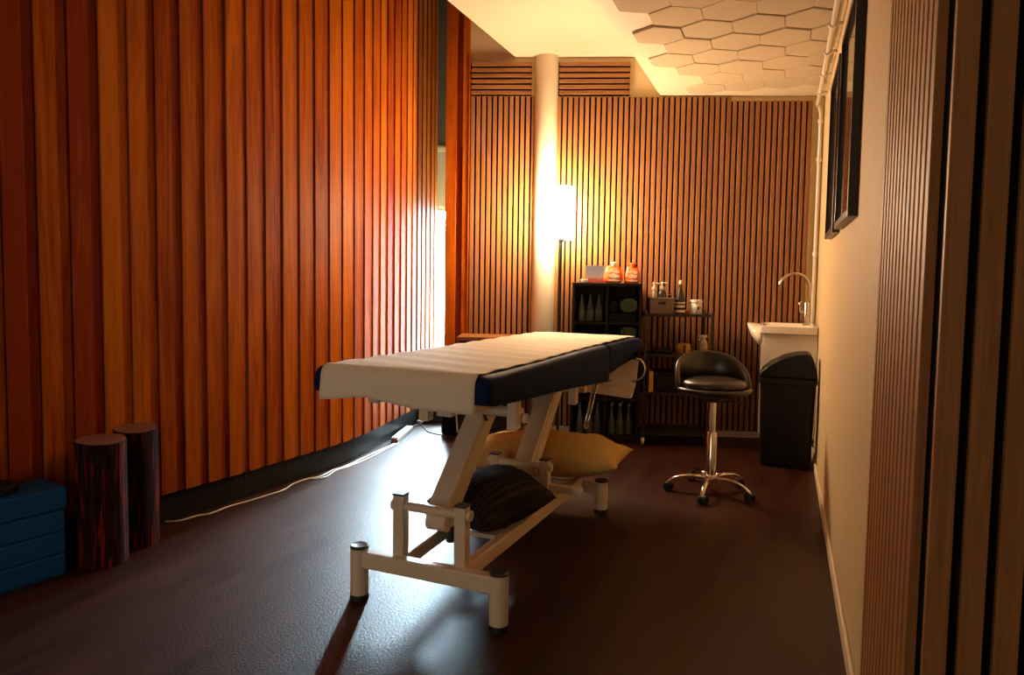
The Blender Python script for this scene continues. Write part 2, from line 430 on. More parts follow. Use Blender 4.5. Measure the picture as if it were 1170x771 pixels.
hx.build('hexagon_tiles', 'hex', hb)
# ------------------------------------------------------------------ treatment couch
T = thing('treatment_couch', 'height adjustable treatment couch with white steel frame and dark blue upholstery', 'treatment table', O_T, A_T)
def foot(u, w, h):
    c = MB(); c.lathe([(.034, .022), (.034, h)], (u, w, 0), 24); f = c.build('foot_post', 'gloss_white', T, smooth='auto', bevel=.002)
    c = MB(); c.lathe([(.035, 0), (.036, .006), (.033, .024)], (u, w, 0), 24); c.build('rubber_foot', 'rubber', f, smooth='auto')
    c = MB(); c.lathe([(.035, h), (.035, h+.006), (.029, h+.010), (.026, h+.0085), (.001, h+.009)], (u, w, 0), 24); c.build('end_cap', 'cap_grey', f, smooth='auto')
for u, w, h in ((-.2855, 0, .198), (.2855, 0, .198), (-.2855, 1.326, .165), (.2855, 1.326, .165)): foot(u, w, h)
for w, z0, z1 in ((0, .128, .190), (1.326, .100, .150)):
    c = MB(); c.box(-.262, .262, w-.022, w+.022, z0, z1); c.build('cross_beam', 'gloss_white', T, bevel=.006)
for sgn in (-1, 1):
    c = MB(); c.bar((sgn*.125, -.0, .157), (sgn*.165, 1.33, .150), .042, .058); c.build('side_rail', 'gloss_white', T, bevel=.005)
for u, w, z0, z1 in ((-.125, .03, .16, .412), (.127, .03, .16, .402), (-.125, .89, .16, .364), (.13, .89, .16, .364)):
    c = MB(); c.box(u-.022, u+.022, w-.022, w+.022, z0, z1); f = c.build('upright_post', 'gloss_white', T, bevel=.004)
    c = MB(); c.box(u-.0235, u+.0235, w-.0235, w+.0235, z1, z1+.007); c.build('end_cap', 'cap_grey', f, bevel=.002)
for w, z in ((.03, .372), (.89, .332)):
    c = MB(); c.cyl((-.155, w, z), (.158, w, z), .017, n=18); t = c.build('pivot_tube', 'gloss_white', T, smooth='auto')
    for a, b in ((-.160, -.147), (.150, .164)):
        c = MB(); c.cyl((a, w, z), (b, w, z), .020, n=18); c.build('tube_cap', 'gloss_white', t, smooth='auto', bevel=.002)
c = MB(); c.bar((.10, .90, .235), (.31, .90, .235), .036, .036); c.build('side_bracket', 'gloss_white', T, bevel=.008, seg=3)
def arm(a, b, w, h, up):
    c = MB(); c.bar(a, b, w, h, up); return c.build('lift_arm', 'gloss_white', T, bevel=.006)
arm((.004, .062, .335), (.004, .49, .725), .082, .045, (0, -1, 0))
for du in (-.036, .044):
    c = MB(); c.bar((du, .085, .315), (du, .49, .685), .012, .07, (0, -1, 0)); c.build('arm_flange', 'gloss_white', T, bevel=.003)
arm((.012, .915, .325), (.012, 1.345, .715), .090, .045, (0, -1, 0))
for du in (-.032, .056):
    c = MB(); c.bar((du, .94, .305), (du, 1.345, .672), .012, .07, (0, -1, 0)); c.build('arm_flange', 'gloss_white', T, bevel=.003)
c = MB(); c.cyl((-.20, 1.24, .655), (.215, 1.24, .655), .021, n=18); c.build('pivot_tube', 'gloss_white', T, smooth='auto')
# moving upper frame
c = MB(); c.cyl((-.20, .37, .685), (.215, .37, .685), .021, n=18); c.build('pivot_tube', 'gloss_white', T, smooth='auto')
c = MB(); c.cyl((.212, .37, .665), (.238, .37, .665), .020, n=18); c.build('clamp_knob', 'gloss_white', T, smooth='auto', bevel=.004)
for sgn in (-1, 1):
    c = MB(); c.box(sgn*.195-.021, sgn*.195+.021, .31, .36, .625, .775); c.build('hanger_bracket', 'gloss_white', T, bevel=.004)
    c = MB(); c.box(sgn*.195-.02, sgn*.195+.02, 1.07, 1.12, .600, .71); c.build('hanger_bracket', 'gloss_white', T, bevel=.004)
    c = MB(); c.bar((sgn*.195, -.05, .785), (sgn*.195, 1.9, .695), .04, .055); c.build('frame_rail', 'gloss_white', T, bevel=.005)
c = MB(); c.box(-.25, .25, 1.05, 1.10, .69, .735); c.build('frame_crossbar', 'gloss_white', T, bevel=.005)
# drive under the near end
c = MB(); c.box(-.02, .045, .10, .20, .70, .78); c.build('drive_housing', 'gloss_white', T, bevel=.006)
c = MB(); c.tube(catmull([(.03, .36, .74), (.045, .36, .69), (.06, .375, .64)], 5), .006); c.build('drive_cable', 'rubber', T)
c = MB(); c.cyl((.05, .12, .76), (.05, .14, .64), .004); c.build('drive_rod', 'gloss_white', T)
c = MB(); c.cyl((-.034, .080, .315), (.046, .080, .315), .034, n=20); c.build('arm_foot_bracket', 'gloss_white', T, bevel=.003, smooth='auto')
c = MB(); c.cyl((.03, .13, .225), (.03, .13, .285), .018); c.build('motor_housing', 'rubber', T, bevel=.003)
c = MB(); c.bar((-.15, .42, .165), (.15, .42, .165), .09, .02); c.bar((-.15, .60, .165), (.15, .60, .165), .05, .02); c.build('base_plate', 'gloss_white', T, bevel=.004)
# upholstery: lofted rounded sections, end sections drawn in
def zt(w): return .905 - .0155*(w+.2)
def lerp_tab(tab, w):
    for (a, x), (b, y) in zip(tab[:-1], tab[1:]):
        if w <= b: return x + (y-x)*max(0, (w-a))/(b-a)
    return tab[-1][1]
ZB = [(-.25, .818), (.13, .789), (.635, .755), (1.26, .700)]
ZH = [(1.26, .726), (1.81, .780), (2.1, .804)]
def pad(w0, w1, hw, zb, r=.034, rb=.012, name='mattress', drop=0.):
    c = MB(); rings = []
    ws = [(w0 + r*(1-math.cos(t*PI/10)), r*(1-math.sin(t*PI/10))) for t in range(0, 6)]
    ws += [(w0+r+(w1-w0-2*r)*i/24, 0) for i in range(1, 24)]
    ws += [(w1 - r*(1-math.cos(t*PI/10)), r*(1-math.sin(t*PI/10))) for t in range(5, -1, -1)]
    for w, ins in ws:
        top = zt(w) - ins - (max(0, (w-1.75))**2*drop); bot = lerp_tab(zb, w) + ins*.4; h = hw - ins
        sag = .0025*math.sin(w*23) + .0015*math.sin(w*51+1)
        ring = []
        for sx in (1, -1):
            seq = [(h-r*(1-math.cos(a)), top-r*(1-math.sin(a))) for a in (0, PI/8, PI/4, 3*PI/8, PI/2)]
            if sx == 1: ring += [(h-.006+sag, bot), (h+sag, bot+rb), (h+.002+sag*.5, (bot+top)/2-.005)] + seq
            else: ring += [(-x, z) for x, z in seq[::-1]] + [(-h-.002-sag*.5, (bot+top)/2-.005), (-h-sag, bot+rb), (-h+.006-sag, bot)]
        rings.append([Vector((x, w, z)) for x, z in ring])
    c.loft(rings); return c.build(name, 'navy', T, smooth=True)
pad(-.215, 1.262, .336, ZB, name='mattress')
pad(1.266, 2.075, .330, ZH, name='head_section', drop=.15)
c = MB()
for w0, w1, z in ((-.19, 1.25, None),):
    pts = [Vector((.339, w0 + (w1-w0)*i/30, lerp_tab(ZB, w0+(w1-w0)*i/30)+.004)) for i in range(31)]
    c.tube(pts, .0035, 6)
c.build('hem_piping', 'navy', T, smooth=True)
# tray panel and handle under the head end
c = MB(); P = [(-.33, .575), (.325, .530), (.345, .600), (.36, .752), (.32, .752), (.20, .672), (.19, .652), (-.33, .66)]
c.prism(P, 'y', 1.80, 1.815); tr = c.build('holder_panel', 'gloss_white', T, bevel=.002)
c = MB(); c.prism([(-.33, .575), (.325, .530), (.335, .590), (-.33, .62)], 'y', 1.772, 1.80); c.build('holder_lip', 'gloss_white', tr, bevel=.003)
c = MB(); pts = catmull([(.34, 1.80, .757), (.375, 1.80, .752), (.398, 1.80, .71), (.388, 1.80, .66), (.352, 1.795, .632), (.325, 1.79, .630)], 8); c.tube(pts, .006); c.build('wire_handle', 'steel', T, smooth=True)
for sgn in (1, -1):
    c = MB()
    for du in (0, .016):
        c.tube([(sgn*.25+du, 1.31, .74), (sgn*.25+du, 1.12, .495)], .0045)
    c.tube(catmull([(sgn*.25, 1.12, .495), (sgn*.25+.002, 1.115, .485), (sgn*.25+.008, 1.112, .482), (sgn*.25+.014, 1.115, .485), (sgn*.25+.016, 1.12, .495)], 4), .0045)
    c.build('support_rod', 'chrome', T, smooth=True)

# paper cover lying on it
c = MB(); rows = []
prof = []
for i in range(7): prof.append((-.224, None, i/6))                    # hanging front, bottom to top
NU = 36
def cover_bottom(x):                                                  # lower edge of the hanging end
    return lerp_tab([(-.32, .792), (-.30, .795), (-.12, .818), (.07, .797), (.27, .792), (.30, .792)], x)
grid = []
U0, U1 = -.290, .290
for i in range(6):
    t = i/5
    row = []
    for k in range(NU+1):
        x = U0 + (U1-U0)*k/NU; zb = cover_bottom(x) - .004; ztp = zt(-.2) - .036
        z = zb + (ztp-zb)*t
        row.append(Vector((x, -.222 - .006*(1-t)*(1+.6*math.sin(x*17)), z)))
    grid.append(row)
for i in range(1, 6):
    a = PI/2*i/5
    grid.append([Vector((U0+(U1-U0)*k/NU, -.184 - .038*math.cos(a), zt(-.2) - .036 + .0435*math.sin(a))) for k in range(NU+1)])
NW = 70
for i in range(1, NW+1):
    w = -.184 + (2.055+.184)*i/NW
    row = []
    for k in range(NU+1):
        x = U0 + (U1-U0)*k/NU
        x2 = x + .006*math.sin(w*5) * (1 if k in (0, NU) else 0)
        z = zt(w) + .0080 - (max(0, (w-1.75))**2*.15) + .0022*math.sin(w*37+x*3+2*math.sin(x*5)) + .0015*noise.noise(Vector((x*7, w*13, 3)))
        if w > 1.05 and w < 1.9: z += .002*math.sin((w-1.05)*3.7)
        edge = max(0, abs(x) - .288)
        z -= .0028*min(1, max(0, abs(x)-.262)/.024)
        row.append(Vector((x2, w, z)))
    grid.append(row)
c.loft(grid, cap=False, closed=False)
o = c.build('paper_cover', 'paper', None, smooth=True, solid=.0015)
o.location = O_T; o.rotation_euler = (0, 0, A_T)
tag(o, 'white paper couch cover hanging over the near end of the treatment couch', 'paper sheet')

# cushions resting on the couch base
def cushion(name, mat, hx_, hy_, th, nx=44, ny=32, pinch=.10, rib=0., ribn=16, seed=0, wr=.006, power=2.6):
    c = MB(); top = []; bot = []
    for j in range(ny+1):
        rt_ = []; rb_ = []
        for i in range(nx+1):
            a = -1+2*i/nx; b = -1+2*j/ny
            x = hx_*a*(1-pinch*(1-a*a)*0 - pinch*(1-b*b)**2*.0) * (1 - pinch*(1-b*b)*abs(a)**3*.6)
            y = hy_*b*(1 - pinch*(1-a*a)*abs(b)**3*.6)
            f = max(0, 1-abs(a)**power)**.55 * max(0, 1-abs(b)**power)**.55
            n1 = noise.noise(Vector((x*9+seed, y*9, seed)))*wr*2 + noise.noise(Vector((x*24+seed, y*24, seed+4)))*wr*.8
            rr = rib*math.sin(ribn*PI*b + 1.2*a*a)*f
            rt_.append(Vector((x, y, th*f + (n1+rr)*min(1, f*3)))); rb_.append(Vector((x, y, -th*f*.8)))
        top.append(rt_); bot.append(rb_)
    c.loft(top, cap=False, closed=False); c.loft(bot, cap=False, closed=False)
    bmesh.ops.remove_doubles(c.bm, verts=c.bm.verts[:], dist=.0008)
    return c.build(name, mat, None, smooth=True)
TM = Matrix.Translation(O_T) @ Matrix.Rotation(A_T, 4, 'Z')
def place_T(o, u, w, z, rx=0, ry=0, rz=0):
    o.matrix_world = TM @ Matrix.Translation((u, w, z)) @ Matrix.Rotation(rz, 4, 'Z') @ Matrix.Rotation(ry, 4, 'Y') @ Matrix.Rotation(rx, 4, 'X')
    return o
o = cushion('pillow', 'yellow', .440, .245, .118, seed=2, wr=.007)
place_T(o, -.02, 1.275, .283, rx=-.04, ry=-.05, rz=.06); tag(o, 'large plump yellow pillow lying across the far end of the couch base', 'pillow')
o = cushion('cushion', 'ribbed', .245, .160, .120, rib=.004, ribn=13, seed=5, wr=.004, pinch=.2)
place_T(o, .050, .475, .288, rx=.12, ry=.0, rz=1.30)
tag(o, 'dark ribbed cushion slumped on the couch base between its post frames', 'cushion')

# ------------------------------------------------------------------ rolling stool
S = thing('rolling_stool', 'black leather stool with low curved back on chrome five star castor base', 'stool', (1.152, 3.952, 0), 0)
c = MB(); c.lathe([(.05, .555), (.14, .560), (.198, .575), (.215, .595), (.214, .606), (.20, .612), (.19, .608), (.05, .60)], n=40, sy=.92); c.build('seat_pan', 'leather', S, smooth=True)
c = MB(); c.lathe([(.02, .598), (.16, .598), (.183, .612), (.186, .628), (.172, .645), (.13, .657), (.06, .660), (.004, .660)], n=40, sy=.90); c.build('seat', 'leather', S, smooth=True)
c = MB(); rg = []
for i in range(41):
    th = (-98 + 196*i/40)*PI/180; t = abs(th)/(98*PI/180)
    hgt = .012 + .188*(1-t**2.1)**.8; lean = .03*(1-t)
    d = Vector((math.sin(th), .92*math.cos(th), 0)); r_o = .213; z0 = .597
    rg.append([d*(r_o-.026)+Vector((0, 0, z0)), d*(r_o+.002)+Vector((0, 0, z0-.006)), d*(r_o+lean*.6)+Vector((0, 0, z0+hgt*.55)), d*(r_o+lean-.004)+Vector((0, 0, z0+hgt-.008)),
               d*(r_o+lean-.014)+Vector((0, 0, z0+hgt)), d*(r_o+lean-.026)+Vector((0, 0, z0+hgt-.012)), d*(r_o+lean*.6-.030)+Vector((0, 0, z0+hgt*.55))])
c.loft(rg); c.build('backrest', 'leather', S, smooth=True)
c = MB(); c.lathe([(.02, .52), (.045, .525), (.07, .548), (.07, .558)], n=24); c.build('tilt_plate', 'black_metal', S, smooth=True)
c = MB(); c.tube(catmull([(.05, -.02, .535), (.12, -.06, .53), (.165, -.09, .515)], 6), .006); c.build('height_lever', 'black_metal', S, smooth=True)
c = MB(); c.lathe([(.0195, .34), (.0195, .53)], n=24); c.build('gas_piston', 'chrome', S, smooth='auto')
c = MB(); c.lathe([(.029, .09), (.030, .345), (.026, .352), (.02, .354)], n=24); c.build('gas_column', 'chrome', S, smooth='auto')
c = MB(); c.lathe([(.02, .060), (.040, .064), (.044, .085), (.040, .103), (.026, .110)], n=24); c.build('base_hub', 'chrome', S, smooth='auto')
for k in range(5):
    a = math.radians(172 + 72*k); d = Vector((math.cos(a), math.sin(a), 0)); q = Vector((-d.y, d.x, 0))
    path = [(.035, .088, .020, .013), (.10, .092, .017, .011), (.17, .086, .014, .009), (.215, .070, .012, .008), (.240, .050, .011, .008), (.246, .038, .010, .008)]
    c = MB(); c.loft([[d*r+q*(w*math.cos(t))+Vector((0, 0, z+h*math.sin(t))) for t in [PI*2*j/10 for j in range(10)]] for r, z, w, h in path])
    lg = c.build('base_leg', 'chrome', S, smooth=True)
    c = MB(); e = d*.246; rr = Vector((math.cos(a+1.1), math.sin(a+1.1), 0)); e2 = e + Vector((-rr.y, rr.x, 0))*.012
    for sgn in (-1, 1): c.cyl(e2+rr*(sgn*.006)+Vector((0, 0, .0245)), e2+rr*(sgn*.022)+Vector((0, 0, .0245)), .0245, n=20)
    c.lathe([(.016, .028), (.016, .046)], (e.x, e.y, 0), 12); c.bar(e+Vector((0, 0, .040)), e2+Vector((0, 0, .035)), .03, .014)
    c.build('castor', 'rubber', lg, bevel=.002)

# ------------------------------------------------------------------ waste bin by the right wall
bn = thing('waste_bin', 'tall black plastic swing lid bin standing by the right wall', 'bin', gR(2.45, .19, 0), RZ_R)
def rrect(hx_, hy_, r, z, n=5, cx=0, cy=0):
    out = []
    for qx, qy, a0 in ((1, 1, 0), (-1, 1, 90), (-1, -1, 180), (1, -1, 270)):
        for i in range(n+1):
            a = math.radians(a0 + 90*i/n); out.append(Vector((cx+qx*(hx_-r)+r*math.cos(a), cy+qy*(hy_-r)+r*math.sin(a), z)))
    return out
c = MB(); c.loft([rrect(.150, .105, .03, .0), rrect(.153, .108, .03, .012), rrect(.170, .125, .035, .545), rrect(.178, .132, .035, .55), rrect(.178, .132, .035, .585), rrect(.170, .124, .03, .59)])
c.build('bin_body', 'black', bn, smooth='auto')
c = MB(); P = [(-.178, .588), (-.165, .625), (-.11, .675), (-.03, .722), (.05, .745), (.105, .752), (.135, .742), (.155, .70), (.172, .64), (.178, .588)]
c.prism(P, 'y', -.125, .125); c.build('swing_lid', 'black', bn, bevel=.012, seg=3, smooth='auto')

# ------------------------------------------------------------------ wash basin on the right wall
ws_ = thing('wash_basin', 'white ceramic wash basin on a cabinet with tall chrome tap', 'sink', gR(2.96, 0, 0), RZ_R)
c = MB()
yb = [-.22, -.20, -.12, 0, .12, .20, .22]
c.loft([rrect(.19, .235, .02, .845, cx=-.195), rrect(.19, .235, .02, .90, cx=-.195), rrect(.165, .20, .04, .898, cx=-.195), rrect(.12, .15, .06, .82, cx=-.20), rrect(.03, .03, .02, .80, cx=-.20)])
bs = c.build('basin_rim', 'ceramic', ws_, bevel=.004, smooth='auto')
c = MB(); rg = []
for x, zb_, zt_, hy_ in ((-.36, .728, .899, .215), (-.392, .745, .901, .205), (-.424, .778, .903, .185), (-.450, .824, .905, .150), (-.468, .868, .906, .105), (-.475, .895, .906, .08)):
    rg.append([Vector((x, hy_*math.cos(t), (zt_+zb_)/2 + (zt_-zb_)/2*math.copysign(abs(math.sin(t))**.7, math.sin(t)))) for t in [2*PI*j/20 for j in range(20)]])
c.loft(rg); c.build('basin_bowl', 'ceramic', ws_, smooth=True)
c = MB(); c.box(-.360, -.004, -.215, .215, .12, .843); cb = c.build('cabinet', 'lacquer', ws_, bevel=.003)
c = MB(); c.box(-.372, -.3605, -.212, -.003, .13, .76); c.box(-.372, -.3605, .003, .212, .13, .76); c.build('cabinet_door', 'lacquer', cb, bevel=.002)
c = MB(); c.lathe([(.026, .898), (.026, .905), (.021, .908), (.021, 1.06), (.017, 1.066)], (-.075, -.02, 0), 20); tp = c.build('tap_body', 'steel', ws_, smooth='auto')
pts = [(-.065, -.02, 1.06), (-.062, -.02, 1.13)] + [(-.165 + .105*math.cos(t), -.02, 1.155 + .115*math.sin(t)) for t in [PI*.02 + PI*.93*j/16 for j in range(17)]]
c = MB(); c.tube(pts, .0095, 12); c.build('tap_spout', 'steel', tp, smooth=True)
c = MB(); c.cyl((-.095, -.02, .99), (-.125, -.025, 1.0), .008); c.tube([(-.120, -.022, .995), (-.126, -.024, 1.06), (-.110, -.02, 1.075)], .006); c.build('tap_lever', 'steel', tp, smooth=True)

# ------------------------------------------------------------------ pipe in the corner
pp = thing('water_pipe', 'thin white pipe up the far right corner and along the ceiling edge', 'pipe', (0, 0, 0))
corner = gB(.675, .035, 0)
pts = [gB(.675, .03, .12), gB(.675, .03, 1.3), gB(.675, .03, 2.46)] + [gR(3.20, .055, 2.515), gR(3.0, .05, 2.525), gR(1.5, .05, 2.54), gR(.2, .05, 2.55)]
c = MB(); c.tube([pts[0], pts[1], pts[2], (pts[2]*.5+pts[3]*.5)+Vector((0, 0, .018)), pts[3], pts[4], pts[5], pts[6]], .013, 10); c.build('pipe_run', 'lacquer', pp, smooth=True)
for z in (.5, 1.42, 2.12, 2.40):
    c = MB(); q = gB(.675, .03, z); c.cyl(q+Vector((0, 0, -.014)), q+Vector((0, 0, .014)), .020); c.bar(q, gB(.675, .0, z), .02, .02); c.build('pipe_clip', 'lacquer', pp, bevel=.002)
for r in (2.9, 2.45, 2.0, 1.55):
    c = MB(); q = gR(r, .05, 2.525+.015*(2.9-r)/1.4); c.cyl(q-tR*.015, q+tR*.015, .022); c.bar(q, gR(r, .0, q.z), .02, .02); c.build('pipe_clip', 'lacquer', pp, bevel=.002)
c = MB(); c.cyl(gB(.675, .03, .10), gB(.675, .03, .17), .020); c.cyl(gB(.675, .03, .17), gB(.655, .06, .17), .012); c.build('stop_valve', 'steel', pp, bevel=.002)

# ------------------------------------------------------------------ framed pictures on the right wall
def picture(label, ra, rb, za, zb):
    p = thing('framed_picture', label, 'picture', gR((ra+rb)/2, 0, (za+zb)/2), RZ_R, 'framed pictures on the right wall')
    h = (rb-ra)/2; v = (zb-za)/2; f = .028
    c = MB()
    for y0, y1, z0, z1 in ((-h, h, -v, -v+f), (-h, h, v-f, v), (-h, -h+f, -v+f, v-f), (h-f, h, -v+f, v-f)): c.box(-.034, -.002, y0, y1, z0, z1)
    c.build('frame', 'frame_black', p, bevel=.002)
    c = MB(); c.box(-.020, -.004, -h+f-.002, h-f+.002, -v+f-.002, v-f+.002); c.build('glazed_print', 'picture_glass', p)
picture('larger looking black framed picture on right wall, the nearer of two', .33, 1.05, 1.455, 2.30)
picture('black framed picture on right wall, the farther of two, nearer the sink', 1.20, 1.82, 1.452, 2.29)

# ------------------------------------------------------------------ black cube shelf against the back wall
def bthing(name, label, cat, s, d, z, rz=0, group=None): return thing(name, label, cat, gB(s, d, z), aB+rz, group)
sh = bthing('shelf_unit', 'black two column open shelf unit against the slatted back wall', 'shelf', -.892, 0, 0)
H_S = 1.180; y0, y1 = -.325, -.035; tk = .018
c = MB(); c.box(-.250, .250, y0, y1, H_S-.022, H_S); c.build('top_board', 'black_wood', sh, bevel=.0015)
for x in (-.241, .0, .241):
    c = MB(); c.box(x-tk/2, x+tk/2, y0+.002, y1-.002, .0, H_S-.0225); c.build('upright_panel', 'black_wood', sh, bevel=.0015)
for z in (.045, .325, .605, .885):
    for x in (-.1205, .1205):
        c = MB(); c.box(x-.111, x+.111, y0+.004, y1-.006, z-.008, z+.008); c.build('shelf_board', 'black_wood', sh, bevel=.0015)
c = MB(); c.box(-.249, .249, y1-.005, y1, .03, H_S-.023); c.build('back_board', 'black_wood', sh)
for x in (-.1205, .1205):
    c = MB(); c.box(x-.111, x+.111, y0+.02, y0+.034, 0, .036); c.build('plinth_board', 'black_wood', sh)

def bottle_proto(name, h, cap=False):
    t = empty(name)
    c = MB(); c.lathe([(.001, .0), (.029, .001), (.031, .006), (.030, .075*h/.2), (.031, .078*h/.2), (.0285, .084*h/.2), (.020, .12*h/.2), (.0125, .155*h/.2), (.0085, .185*h/.2), (.0085, .196*h/.2), (.001, .197*h/.2)], n=20)
    c.build('bottle_glass', 'bottle_glass', t, smooth='auto')
    if cap:
        c = MB(); c.lathe([(.011, h*.975), (.0125, h*.985), (.012, h*1.03), (.006, h*1.045)], n=14); c.tube([(0, 0, h*1.04), (.004, -.004, h*1.08), (.016, -.012, h*1.11)], .004); c.build('pourer_cap', 'white_plastic', t, smooth='auto')
    return t
places = ['left', 'middle', 'right']
bp0 = bottle_proto('oil_bottle', .20)
for i, s_ in enumerate((-1.072, -1.008, -.942)):
    o = bp0 if i == 0 else copy_tree(bp0)
    at(o, gB(s_, .20, .8935), aB); tag(o, ('cone shaped clear glass bottle in the top left shelf cube, nearest the lamp', 'cone shaped clear glass bottle in the top left shelf cube, middle one', 'cone shaped clear glass bottle in the top left shelf cube, nearest the towels')[i], 'bottle', 'glass bottles in the top cube')
bp1 = bottle_proto('oil_bottle', .235)
for i, s_ in enumerate((-1.070, -.998, -.935)):
    o = bp1 if i == 0 else copy_tree(bp1)
    at(o, gB(s_, .21, .0535), aB); tag(o, ('tall glass bottle in the bottom left shelf cube, nearest the outer side', 'tall glass bottle in the bottom left shelf cube, middle one', 'tall glass bottle in the bottom left shelf cube, nearest the divider')[i], 'bottle', 'glass bottles in the bottom left cube')
bp2 = bottle_proto('oil_bottle', .215, True)
for i, s_ in enumerate((-.832, -.768, -.703)):
    o = bp2 if i == 0 else copy_tree(bp2)
    at(o, gB(s_, .21, .0535), aB); tag(o, ('white capped glass bottle in the bottom right cube, nearest the divider', 'white capped glass bottle in the bottom right cube, middle one', 'white capped glass bottle in the bottom right cube, nearest the trolley')[i], 'bottle', 'white capped bottles in the bottom right cube')
# towels
def rolled_towel(name, mat, w, h, d, label, s_, dd, z):
    c = MB(); rg = []; n = 28
    for j in range(15):
        y = -d/2 + d*j/14; k = 1 - .10*abs(2*j/14-1)**4
        rg.append([Vector(((w/2)*k*math.copysign(abs(math.cos(t))**.75, math.cos(t)) + .004*noise.noise(Vector((math.cos(t)*3, y*20, z))), y, h/2 + (h/2)*k*math.copysign(abs(math.sin(t))**.8, math.sin(t)) + .005*noise.noise(Vector((math.cos(t)*3, math.sin(t)*3, y*25+z))))) for t in [2*PI*i/n for i in range(n)]])
    c.loft(rg); o = c.build(name, mat, None, smooth='auto')
    c = MB(); q = [Vector(((w/2-.012)*(1-.16*t)*math.cos(t*2.6), -d/2-.001, h/2+(h/2-.012)*(1-.16*t)*math.sin(t*2.6))) for t in [.15*i for i in range(38)]]
    c.tube(q, .0045, 6); c.build('rolled_edge', mat, o, smooth=True)
    at(o, gB(s_, dd, z), aB); tag(o, label, 'towel'); return o
def folded_towel(label, s_, dd, z, w, h, d):
    c = MB(); n = 3
    for i in range(n):
        c.loft([rrect(w/2-.002*i, h/n/2*.94, h/n/2*.9, y) for y in (-d/2, d/2)] if False else [[Vector((x, y, h/n*(i+.5)+zz)) for x, zz in [((w/2-h/n/2)*math.copysign(1, math.cos(t))+h/n/2*math.cos(t), h/n/2*.97*math.sin(t)) for t in [2*PI*(j+.5)/16 for j in range(16)]]] for y in (-d/2+.004*i, d/2)])
    o = c.build('folded_towel', 'towel_navy', None, smooth='auto'); at(o, gB(s_, dd, z), aB); tag(o, label, 'towel'); return o
folded_towel('dark folded towel in the top right shelf cube under a green towel', -.772, .18, .8935, .205, .070, .24)
rolled_towel('rolled_towel', 'towel_green', .132, .105, .24, 'rolled dull green towel on the dark towel in the top right cube', -.732, .19, .9655, )
rolled_towel('rolled_towel', 'towel_navy', .075, .085, .22, 'dark rolled towel beside the green towel in the top right cube', -.838, .18, .9655, )
folded_towel('dark folded towel in the right cube below the top one, under green', -.772, .18, .6135, .205, .160, .24)
rolled_towel('rolled_towel', 'towel_green', .128, .090, .24, 'rolled dull green towel in the cube below the top right one', -.730, .19, .775)
# on top of the shelf
o = MB(); o.lathe([(.001, 0), (.026, .0), (.028, .004), (.028, .022), (.025, .024), (.024, .017), (.001, .016)], n=20)
o = o.build('tea_light', 'white_plastic', None, smooth='auto'); at(o, gB(-1.055, .20, H_S+.001)); tag(o, 'small white tea light at the lamp end of the black shelf top', 'candle')
cd = bthing('picture_card', 'small grey and red printed picture card standing on the black shelf', 'card', -.975, .19, H_S+.001)
c = MB(); c.box(-.070, .070, -.004, .004, 0, .128, Matrix.Rotation(-.12, 4, 'X')); c.build('printed_front', 'card', cd)
c = MB(); c.box(-.012, .012, -.003, .003, 0, .09, Matrix.Translation((0, .048, 0)) @ Matrix.Rotation(.38, 4, 'X')); c.build('stand_foot', 'mag', cd)
def bag(label, s_, w, h, dp, seed, top):
    t = bthing('treat_bag', label, 'bag', s_, .19, H_S+.001)
    c = MB(); rg = []
    for j in range(13):
        v = j/12; f = (math.sin(PI*min(1, v*1.0)**.55)*.35+.72) if v < .8 else (.72+.2*(1-v))
        n = 26; hw = w/2*f; hd = dp/2*max(.12, (1-v**3.2))
        rg.append([Vector((hw*math.copysign(abs(math.cos(a))**.7, math.cos(a)), hd*math.copysign(abs(math.sin(a))**.7, math.sin(a)), h*v)) + Vector((1, 1, 0))*0.006*noise.noise(Vector((a*2.2, v*9, seed))) + Vector((0, 0, .007*noise.noise(Vector((a*2, v*3, seed+9)))*v)) for a in [2*PI*i/n for i in range(n)]])
    c.loft(rg); c.build('foil_pouch', 'orange_bag', t, smooth=True)
    c = MB(); c.lathe([(.001, 0), (.016, 0.), (.022, .004), (.018, .02), (.030, .032), (.021, .034)], (0.004, 0, h*.97), 14, 1, .55); c.build('crumpled_top', 'bag_print' if top else 'orange_bag', t, smooth=True)
    c = MB(); nn = 12
    for (cx, cz, rx_, rz_) in ((0, .42, .27, .15), (-.12, .70, .2, .08), (.16, .66, .14, .10), (.02, .16, .32, .06)):
        P = [Vector((w*(cx+rx_*math.cos(2*PI*i/nn)*(1+.3*math.sin(i*2.3+seed))), -dp/2*(1-abs(cx)*.5)-.006, h*(cz+rz_*math.sin(2*PI*i/nn)*(1+.25*math.cos(i*1.7+seed))))) for i in range(nn)]
        Q = [p+Vector((0, .006, 0)) for p in P]; c.loft([P, Q])
    c.build('printed_panel', 'bag_print', t)
    return t
bag('orange and white treat bag with pale crumpled top beside the picture card', -.842, .135, .125, .075, 1, True)
bag('smaller red and white treat bag at the trolley end of shelf top', -.700, .11, .120, .07, 6, False)

